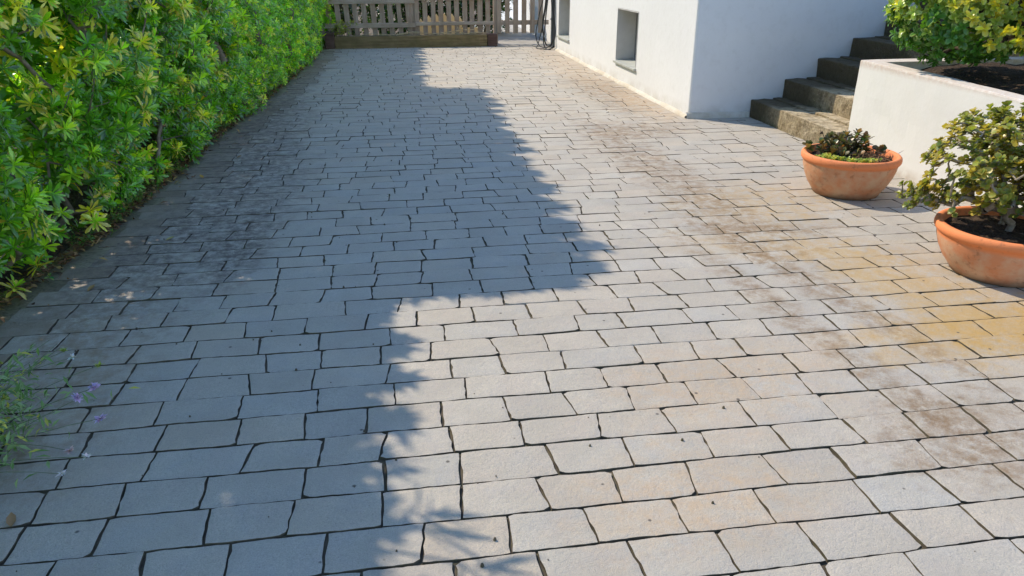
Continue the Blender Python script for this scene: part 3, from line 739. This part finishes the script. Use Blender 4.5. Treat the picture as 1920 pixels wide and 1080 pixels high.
# (b) body and crown behind and above the face
n = 40000
y = -1.5+20.5*rng.random(n); z = 5.6*rng.random(n)**.9
x = face_x(y, z, .12)-np.where((z < 1.6) & (y < 9), .72, .25)-1.05*rng.random(n)
P = np.stack([x, y, z], 1); P = P[inside(P, .10)]
body = P[P[:, 2] > 1.2][:17500]; low = P[P[:, 2] <= 1.4][:5200]
P = np.vstack([body, low])
B_, D_, U_, L_, W_, own, rank = rosettes(P, np.array([[.3, 0, .8]])+rng.normal(size=P.shape)*.6, 10, .135, .052, (25, 100), .4)
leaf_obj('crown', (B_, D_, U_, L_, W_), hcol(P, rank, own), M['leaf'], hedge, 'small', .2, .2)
# (c) long-leaved sprigs at the top of the near end, throwing separate leaf shadows
sp = []
for (sx, sy) in ((.04, 1.95), (.07, 1.86), (.20, 1.70), (.16, 1.60), (.26, 1.55)):
    zz = 2.62+rng.normal()*.05; sp.append((sx-dxs*zz, sy-dys*zz, zz))
sp = np.array(sp); B_, D_, U_, L_, W_, own, rank = rosettes(sp, np.array([[.9, -.1, .15]])+rng.normal(size=sp.shape)*.12, 8, .19, .032, (8, 55), .3)
leaf_obj('sprigs', (B_, D_, U_, L_, W_), colr(len(own), (.06, .2, .03)), M['leaf'], hedge, 'lance', .2, .2)
# (d) branches: twigs behind the face and a few trunks
tw0 = P1[rng.random(len(P1)) < .30]; roots = [(hx(y)-.45+rng.normal()*.1, y, -.02) for y in np.arange(2.2, 9.4, .42)]
E = grow(roots, tw0-np.array([.04, 0, .03]), .14, .0028, .40, .022, .02); V, Q = tubes(*E, sides=5)
np_mesh('branches', V, Q, M['bark'], hedge, smooth=True)
roots = [(hx(y)-.5+rng.normal()*.12, y, -.02) for y in np.arange(0, 18.6, .6)]
tb = np.vstack([P2[::14]-np.array([.05, 0, 0]), body[::9], sp-np.array([.05, 0, .03])])
E = grow(roots, tb, .3, .004, .42, .05, .03); V, Q = tubes(*E, sides=5)
np_mesh('trunks', V, Q, M['bark'], hedge, smooth=True)

# litter and low weeds along the hedge foot
n = 3600; y = 2+14*rng.random(n)**1.3; x = np.array([hx(a) for a in y])-.03-np.abs(rng.normal(size=n))*.09+.05; P = np.stack([x, y, .004+.02*rng.random(n)], 1)
P[:, 0] += (rng.random(n) < .03)*rng.random(n)*.25
D = rng.normal(size=(n, 3))*np.array([1, 1, .25]); U = np.array([0, 0, 1.])+rng.normal(size=(n, 3))*.35
lc = np.array([(.16, .075, .035), (.30, .19, .09), (.09, .05, .03), (.42, .28, .10), (.22, .12, .06)])[rng.integers(0, 5, n)]
o = leaf_obj('leaf_litter', (P, D, U, .03+.04*rng.random(n), .01+.012*rng.random(n)), lc, M['dryleaf'], None, 'small', .4, .3)
tag(o, 'brown dry leaf litter gathered along the foot of the hedge', 'leaf litter', kind='stuff')
n = 420; y = 2.6+12.5*rng.random(n); x = np.array([hx(a) for a in y])-.02+rng.normal(size=n)*.045; P = np.stack([x, y, .02+.06*rng.random(n)], 1)
P = P[np.array([noise.noise(Vector((0, a*1.7, 4))) for a in P[:, 1]]) > -.1]
B_, D_, U_, L_, W_, own, rank = rosettes(P, np.array([[.2, 0, 1.]])+rng.normal(size=P.shape)*.3, 9, .032, .014, (10, 90), .4)
o = leaf_obj('weeds', (B_, D_, U_, L_, W_), colr(len(own), (.14, .22, .05), .3, .3), M['weedleaf'], None, 'small', .3, .2)
tag(o, 'small pale green weeds sprouting along the hedge foot', 'weeds', kind='stuff')

# a few separate fallen leaves on the driveway
fl = [((-1.42, 4.75, .004), .5, (.52, .44, .16), 'pale yellow fallen leaf lying on the grey paving near the hedge'),
      ((-1.62, 3.98, .006), 1.2, (.40, .25, .10), 'curled tan fallen leaf at the edge of the paving, under the hedge'),
      ((-1.50, 6.25, .006), 2.2, (.55, .34, .08), 'orange-yellow fallen leaf where hedge and paving meet'),
      ((-1.35, 6.9, .004), .9, (.30, .2, .1), 'brown fallen leaf on the stained paving by the hedge, farthest up the drive'),
      ((-1.22, 2.08, .01), 1.9, (.33, .2, .1), 'small brown fallen leaf on the paving below the purple flowers')]
for p, a_, c_, lb in fl:
    V, Q, kk = leaf_arrays(np.array([[0, 0, 0.]]), np.array([[math.cos(a_), math.sin(a_), .05]]), np.array([[0, 0, 1.]]), np.array([.055]), np.array([.028]), 'lance', .35, -.2)
    V2 = V-np.array([0, 0, .0015]); Q2 = (Q+len(V))[:, ::-1]
    o = np_mesh('fallen_leaf', np.vstack([V, V2]), np.vstack([Q, Q2]), M['dryleaf'], None, col=np.tile(c_, (len(V)*2, 1)), loc=p); tag(o, lb, 'leaf', 'fallen leaves on the driveway')
# dark grit scattered on the paving
n = 150; P = np.stack([-1.5+3.2*rng.random(n), 1.5+9*rng.random(n)**1.3, np.zeros(n)], 1)
P = P[(P[:, 0] < .9) | (rng.random(n) < .25)]
V = []; Q = []
for p in P:
    s = .002+.005*rng.random()**2; b0 = len(V)
    for dz in (-.001, s*1.3):
        for t in range(6): V.append((p[0]+s*(1 if dz < 0 else .6)*math.cos(t*1.047+p[0]*9), p[1]+s*(1 if dz < 0 else .6)*math.sin(t*1.047+p[0]*9), dz+.001))
    for t in range(6): Q.append((b0+t, b0+(t+1) % 6, b0+6+(t+1) % 6, b0+6+t))
    Q += [(b0+6, b0+7, b0+8, b0+9), (b0+9, b0+10, b0+11, b0+6)]
tag(np_mesh('grit', V, Q, M['joint']), 'dark seeds and grit scattered on the paving', 'grit', kind='stuff')

# ------------------------------------------------------------------ wispy flowering plant at the left edge
F_ = 1440.; PT = R_(23.2); YW = R_(8.9)
fw = Vector((math.sin(YW)*math.cos(PT), math.cos(YW)*math.cos(PT), -math.sin(PT))); rt_ = Vector((math.cos(YW), -math.sin(YW), 0)); up_ = rt_.cross(fw)
fpl = empty('flowering_plant', (-1.72, 2.45, 0), 'wispy plant with wiry stems and small purple flower heads spilling over the paving', 'plant')
# flower heads: real positions above the paving (x, y, z)
heads = [(-1.04, 2.42, .16, 'p'), (-1.13, 2.50, .20, 'p'), (-1.09, 2.55, .21, 'p'), (-1.24, 2.78, .22, 'w'), (-1.50, 2.70, .30, 'w'), (-1.12, 2.33, .10, 'k'),
         (-1.06, 2.30, .09, 'w'), (-1.13, 2.26, .06, 'w'), (-1.12, 2.70, .22, 'g'), (-1.27, 2.80, .24, 'g'), (-1.45, 2.70, .26, 'g'), (-1.36, 2.50, .22, 'g'), (-1.33, 2.38, .14, 'g')]
roots = [(-1.70+rng.normal()*.05, 2.35+rng.normal()*.12, 0) for _ in range(9)]
E0 = []; E1 = []; LB = []; LD = []
for hd in heads+[(-1.25-.5*rng.random(), 2.2+.7*rng.random(), .1+.25*rng.random(), None) for _ in range(46)]:
    r = np.array(roots[rng.integers(0, 9)]); t = np.array(hd[:3]); m1 = (r+t)/2+np.array([0, 0, .10])+rng.normal(size=3)*.03
    pts = [r*(1-s)**2+m1*2*s*(1-s)+t*s*s for s in np.linspace(0, 1, 9)]
    for a, b_ in zip(pts, pts[1:]): E0.append(a); E1.append(b_)
    for i, p in enumerate(pts[1:(6 if hd[3] else 8)]):
        for _ in range(3 if hd[3] else 5): LB.append(p+rng.normal(size=3)*.012); LD.append(rng.normal(size=3)*.7+np.array([.2, -.1, .5]))
V, Q = tubes(E0, E1, [.0014]*len(E0), [.0011]*len(E0), 4)
np_mesh('stems', V, Q, simple('green_stem', (.09, .12, .06), (.14, .18, .09), 20, .7), fpl)
for _ in range(1200):
    LB.append(np.array([-1.58+rng.normal()*.15, 2.50+rng.normal()*.15, .02+.17*rng.random()])); LD.append(rng.normal(size=3)*.7+np.array([.3, -.1, .4]))
LB = np.array(LB); LD = np.array(LD); n = len(LB)
cc = np.where((rng.random(n) < .13)[:, None], np.array([[.55, .52, .10]]), np.where((rng.random(n) < .5)[:, None], np.array([[.30, .42, .19]]), np.array([[.16, .28, .09]])))
leaf_obj('leaves', (LB, LD, np.array([0, 0, 1.])+rng.normal(size=(n, 3))*.3, .030+.022*rng.random(n), .009+.006*rng.random(n)), cc, M['weedleaf'], fpl, 'small', .3, .3)
for hd in heads:
    c_ = {'p': (.58, .46, .76), 'w': (.68, .64, .72), 'k': (.58, .42, .46), 'g': (.36, .42, .10)}[hd[3]]
    npet = 26 if hd[3] in 'p' else 16; s = .021 if hd[3] == 'p' else .016
    Pp = np.tile(np.array(hd[:3]), (npet, 1)); Dd = rng.normal(size=(npet, 3)); Dd[:, 2] = np.abs(Dd[:, 2])*.8
    leaf_obj('flower_head', (Pp, Dd, np.array([0, 0, 1.])+rng.normal(size=(npet, 3))*.3, s*(.7+.6*rng.random(npet)), np.full(npet, s*.55)), colr(npet, c_, .15, .1), M['weedleaf'], fpl, 'small', .3, .2)

# ------------------------------------------------------------------ fence, gate, sleeper bed
def picket_bm(x, w_, y0, y1, z0, z1, lean=0.):
    bm = bmesh.new(); box(bm, x-w_/2, x+w_/2, y0, y1, z0, z1, .004, 1, lean); return bm
fa = empty('picket_fence', (-.3, 16.3, 0), 'leaning weathered grey picket fence panel nearest the hedge, under a worn top rail', 'fence', 'weathered fence panels behind the timber bed')
x = -1.75
while x < .52:
    bm_obj('picket', picket_bm(x+random.uniform(-.008, .008), .095+random.uniform(-.006, .006), 16.30, 16.322, .10, .84+random.uniform(-.015, .01), -.05), M['fence'], fa); x += .172
for z0, z1, dy in ((.34, .43, 0), (.79, .88, 0)):
    bm = rough_box(-1.85, .60, 16.262-dy, 16.298, z0, z1, .12, .004, .006, int(z0*10)); bm_obj('rail', bm, M['fence_x'], fa)
fb = empty('picket_fence', (1.4, 16.3, 0), 'upright grey picket fence panel between the leaning panel and the gate', 'fence', 'weathered fence panels behind the timber bed')
x = .64
while x < 2.12:
    bm_obj('picket', picket_bm(x+random.uniform(-.008, .008), .095+random.uniform(-.006, .006), 16.30, 16.322, .10, .95+random.uniform(-.015, .01), 0), M['fence'], fb); x += .158
for z0, z1 in ((.37, .44), (.845, .93)):
    bm = rough_box(.605, 2.17, 16.262, 16.298, z0, z1, .12, .004, .006, 3+int(z0*10)); bm_obj('rail', bm, M['fence_x'], fb)
for x0 in (.50, 2.175):
    po = empty('fence_post', (x0+.04, 16.36, 0), 'grey timber post where the two fence panels meet' if x0 < 1 else 'grey timber post between the fence and the gate', 'post')
    bm = rough_box(x0, x0+.09, 16.325, 16.41, -.02, 1.12, .15, .003, .006, 9); bm_obj('shaft', bm, M['fence'], po)
ga = empty('garden_gate', (2.7, 16.3, 0), 'tall grey slatted wooden garden gate between the fence and the white wall', 'gate')
x = 2.285
while x < 3.28:
    bm_obj('picket', picket_bm(x, .10+random.uniform(-.008, .004), 16.30, 16.322, .20, 1.45+random.uniform(-.02, .02), .0), M['fence'], ga); x += .172
for z0, z1 in ((.36, .45), (1.2, 1.29)):
    bm = rough_box(2.24, 3.32, 16.325, 16.355, z0, z1, .12, .003, .005, 5+int(z0*10)); bm_obj('rail', bm, M['fence_x'], ga)
bed = empty('timber_bed', (.6, 15.8, 0), 'low planting bed edged with old mossy railway-type timber in front of the fence', 'garden bed')
bm = rough_box(-.98, 1.98, 15.8, 16.0, -.02, .225, .08, .010, .012, 4); bm_obj('front_sleeper', bm, M['sleeper'], bed)
bm = rough_box(1.985, 2.18, 15.78, 16.05, -.02, .232, .06, .008, .012, 5); bm_obj('end_block', bm, M['sleeper_end'], bed)
bm = rough_box(-1.16, -.985, 15.78, 16.2, -.02, .30, .08, .01, .012, 6); bm_obj('corner_block', bm, M['sleeper_end'], bed)
V = []; Q = []
for i in range(5):
    for j in range(33):
        X = -1.15+3.32*j/32; Y = 16.0+.6*i/4
        V.append((X, Y, .17+.03*noise.noise(Vector((X*4, Y*4, 0)))))
for i in range(4):
    for j in range(32): a = i*33+j; Q.append((a, a+1, a+34, a+33))
np_mesh('soil', V, Q, M['dry_soil'], bed, smooth=True)
# dry twigs on the sleeper
tws = empty('dry_twigs', (1.3, 15.9, .23), 'thin dry twigs lying along the top of the timber bed', 'twigs')
E0 = []; E1 = []
for (a, b_) in (((.2, 15.88, .235), (1.75, 15.95, .30)), ((.9, 15.9, .235), (1.9, 15.86, .25)), ((1.35, 15.92, .24), (1.5, 15.9, .36)), ((1.5, 15.9, .24), (1.38, 15.93, .38)), ((-.5, 15.9, .235), (.7, 15.93, .27)), ((1.2, 15.88, .24), (1.98, 15.9, .24)), ((1.45, 15.9, .25), (1.7, 15.88, .24)), ((1.85, 15.9, .24), (1.8, 15.95, .30))):
    a = np.array(a); b_ = np.array(b_); pts = [a+(b_-a)*s+np.array([0, 0, .02*math.sin(s*9)]) for s in np.linspace(0, 1, 7)]
    for p, q in zip(pts, pts[1:]): E0.append(p); E1.append(q)
V, Q = tubes(E0, E1, [.007]*len(E0), [.006]*len(E0), 5); np_mesh('twigs', V, Q, simple('dry_twig', (.40, .31, .18), (.55, .45, .28), 20, .8), tws)
wd = empty('weed_clump', (-.85, 15.98, .2), 'yellow-green weed clump at the hedge end of the timber bed', 'plant')
P = np.stack([-.84+rng.normal(size=60)*.11, 15.93+rng.normal(size=60)*.06, .24+.26*rng.random(60)], 1)
B_, D_, U_, L_, W_, own, rank = rosettes(P, np.array([[0, -.3, 1.]])+rng.normal(size=P.shape)*.4, 9, .055, .016, (10, 90), .4)
leaf_obj('leaves', (B_, D_, U_, L_, W_), colr(len(own), (.34, .38, .07), .25, .2), M['weedleaf'], wd, 'small', .3, .2)
E = grow([(-.84, 15.98, .18)], P, .08, .002, .4, .008, .01); V, Q = tubes(*E); np_mesh('stems', V, Q, M['bark'], wd)
# added pale points whose colour stands in for a sunlit patch behind the fence
lp = empty('low_picket_edging', (1.3, 16.52, 0), 'low pale yellow pointed palings showing through the gaps of the upright fence panel', 'fence')
x = .72; i = 0
while x < 1.62:
    bm = bmesh.new(); h = (.47, .53, .56, .57, .56, .50)[i % 6]; w2 = .045
    f = [bm.verts.new((x+a, 16.50, b_)) for a, b_ in ((-w2, .12), (w2, .12), (w2, h-.05), (0, h+.02), (-w2, h-.05))]
    r = bmesh.ops.extrude_face_region(bm, geom=[bm.faces.new(f)])
    bmesh.ops.translate(bm, verts=[v for v in r['geom'] if isinstance(v, bmesh.types.BMVert)], vec=(0, .02, 0))
    bm_obj('paling', bm, M['pale'], lp); x += .158; i += 1
bm = bmesh.new(); box(bm, .66, 1.98, 16.53, 16.55, .2, .30); bm_obj('rail', bm, M['pale'], lp)

# shrubs beyond the fence
def back_shrub(c, r, n, label, base):
    o = empty('shrub', (c[0], c[1], 0), label, 'shrub', 'shrubs beyond the fence')
    c_ = np.array(c); r = np.array(r); u = norm(rng.normal(size=(n, 3))); P = c_+u*r*(rng.random(n)**.4)[:, None]*np.array([1+.25*noise.noise(Vector(a*2)+Vector(c)) for a in u])[:, None]
    P = P[(P[:, 2] > .03) & (P[:, 1] > 16.62)]
    B_, D_, U_, L_, W_, own, rank = rosettes(P, u[:len(P)]+np.array([0, 0, .4]), 9, .10, .04, (20, 95), .4)
    leaf_obj('leaves', (B_, D_, U_, L_, W_), colr(len(own), base, .3, .2), M['leaf'], o, 'small', .2, .2)
    E = grow([(c[0], c[1], -.03), (c[0]+.2, c[1]+.1, -.03)], P[::12], .2, .005, .42, .04, .03); V, Q = tubes(*E); np_mesh('branches', V, Q, M['bark'], o)
back_shrub((-1.1, 17.9, 1.0), (1.0, .9, 1.3), 1000, 'olive-green shrub beyond the leaning fence panel, next to the hedge', (.10, .13, .045))
back_shrub((.5, 18.6, .9), (1.1, 1.0, 1.3), 1300, 'dark green shrub beyond the middle of the picket fence', (.03, .07, .02))
back_shrub((2.1, 18.8, .9), (1.0, .9, 1.3), 1200, 'dark green shrub beyond the garden gate', (.035, .075, .025))

# ------------------------------------------------------------------ pipe and hanging cables at the house's far corner
pp = empty('drainpipe', (3.14, 15.6, 0), 'dark grey pipe standing beside the hanging cables', 'pipe')
V, Q = tubes([(3.27, 15.62, 0)], [(3.27, 15.62, 2.6)], [.05], [.05], 20); np_mesh('pipe', V, Q, M['pipe'], pp, smooth=True)
for z in (.5, 1.6):
    bm = bmesh.new(); box(bm, 3.21, 3.38, 15.60, 15.64, z, z+.03, .004); bm_obj('bracket', bm, M['pipe'], pp)
cb = [[(3.12, 15.3, 2.3), (3.10, 15.25, 1.2), (3.02, 15.2, .4), (3.00, 15.1, .05), (3.08, 14.98, .02), (3.15, 15.0, .12), (3.16, 15.1, .7), (3.14, 15.2, 1.5), (3.14, 15.3, 2.3)],
      [(3.13, 15.28, 2.3), (3.04, 15.3, 1.1), (2.92, 15.4, .5), (2.88, 15.35, .18), (2.98, 15.15, .03), (3.10, 15.05, .08), (3.15, 15.05, .4), (3.11, 15.1, .95), (3.15, 15.2, 2.3)],
      [(3.15, 15.25, 2.3), (3.16, 15.2, 1.0), (3.15, 15.1, .3), (3.10, 15.0, .015), (2.95, 15.05, .015), (2.86, 15.2, .02), (2.92, 15.38, .06), (3.02, 15.35, .5), (3.1, 15.3, 1.3), (3.13, 15.3, 2.3)],
      [(3.1, 15.3, 2.3), (3.06, 15.35, .9), (3.03, 15.4, .25), (3.12, 15.3, .04), (3.16, 15.15, .5), (3.16, 15.18, 2.3)]]
for i, pts in enumerate(cb):
    cu = bpy.data.curves.new('cable', 'CURVE'); cu.dimensions = '3D'; cu.bevel_depth = (.012, .010, .009, .014)[i]; cu.bevel_resolution = 3; cu.resolution_u = 10
    s = cu.splines.new('BEZIER'); s.bezier_points.add(len(pts)-1)
    for bp, p in zip(s.bezier_points, pts): bp.co = p; bp.handle_left_type = bp.handle_right_type = 'AUTO'
    o = bpy.data.objects.new('cable_tmp', cu); C.objects.link(o)
    me = bpy.data.meshes.new_from_object(o.evaluated_get(bpy.context.evaluated_depsgraph_get())); bpy.data.objects.remove(o)
    if i == 0: croot = empty('hanging_cables', (3.1, 15.2, 0), 'black cables hanging in loops down to the paving at the far corner of the house', 'cables')
    me.materials.clear(); link('cable', me, M['cable'], croot)
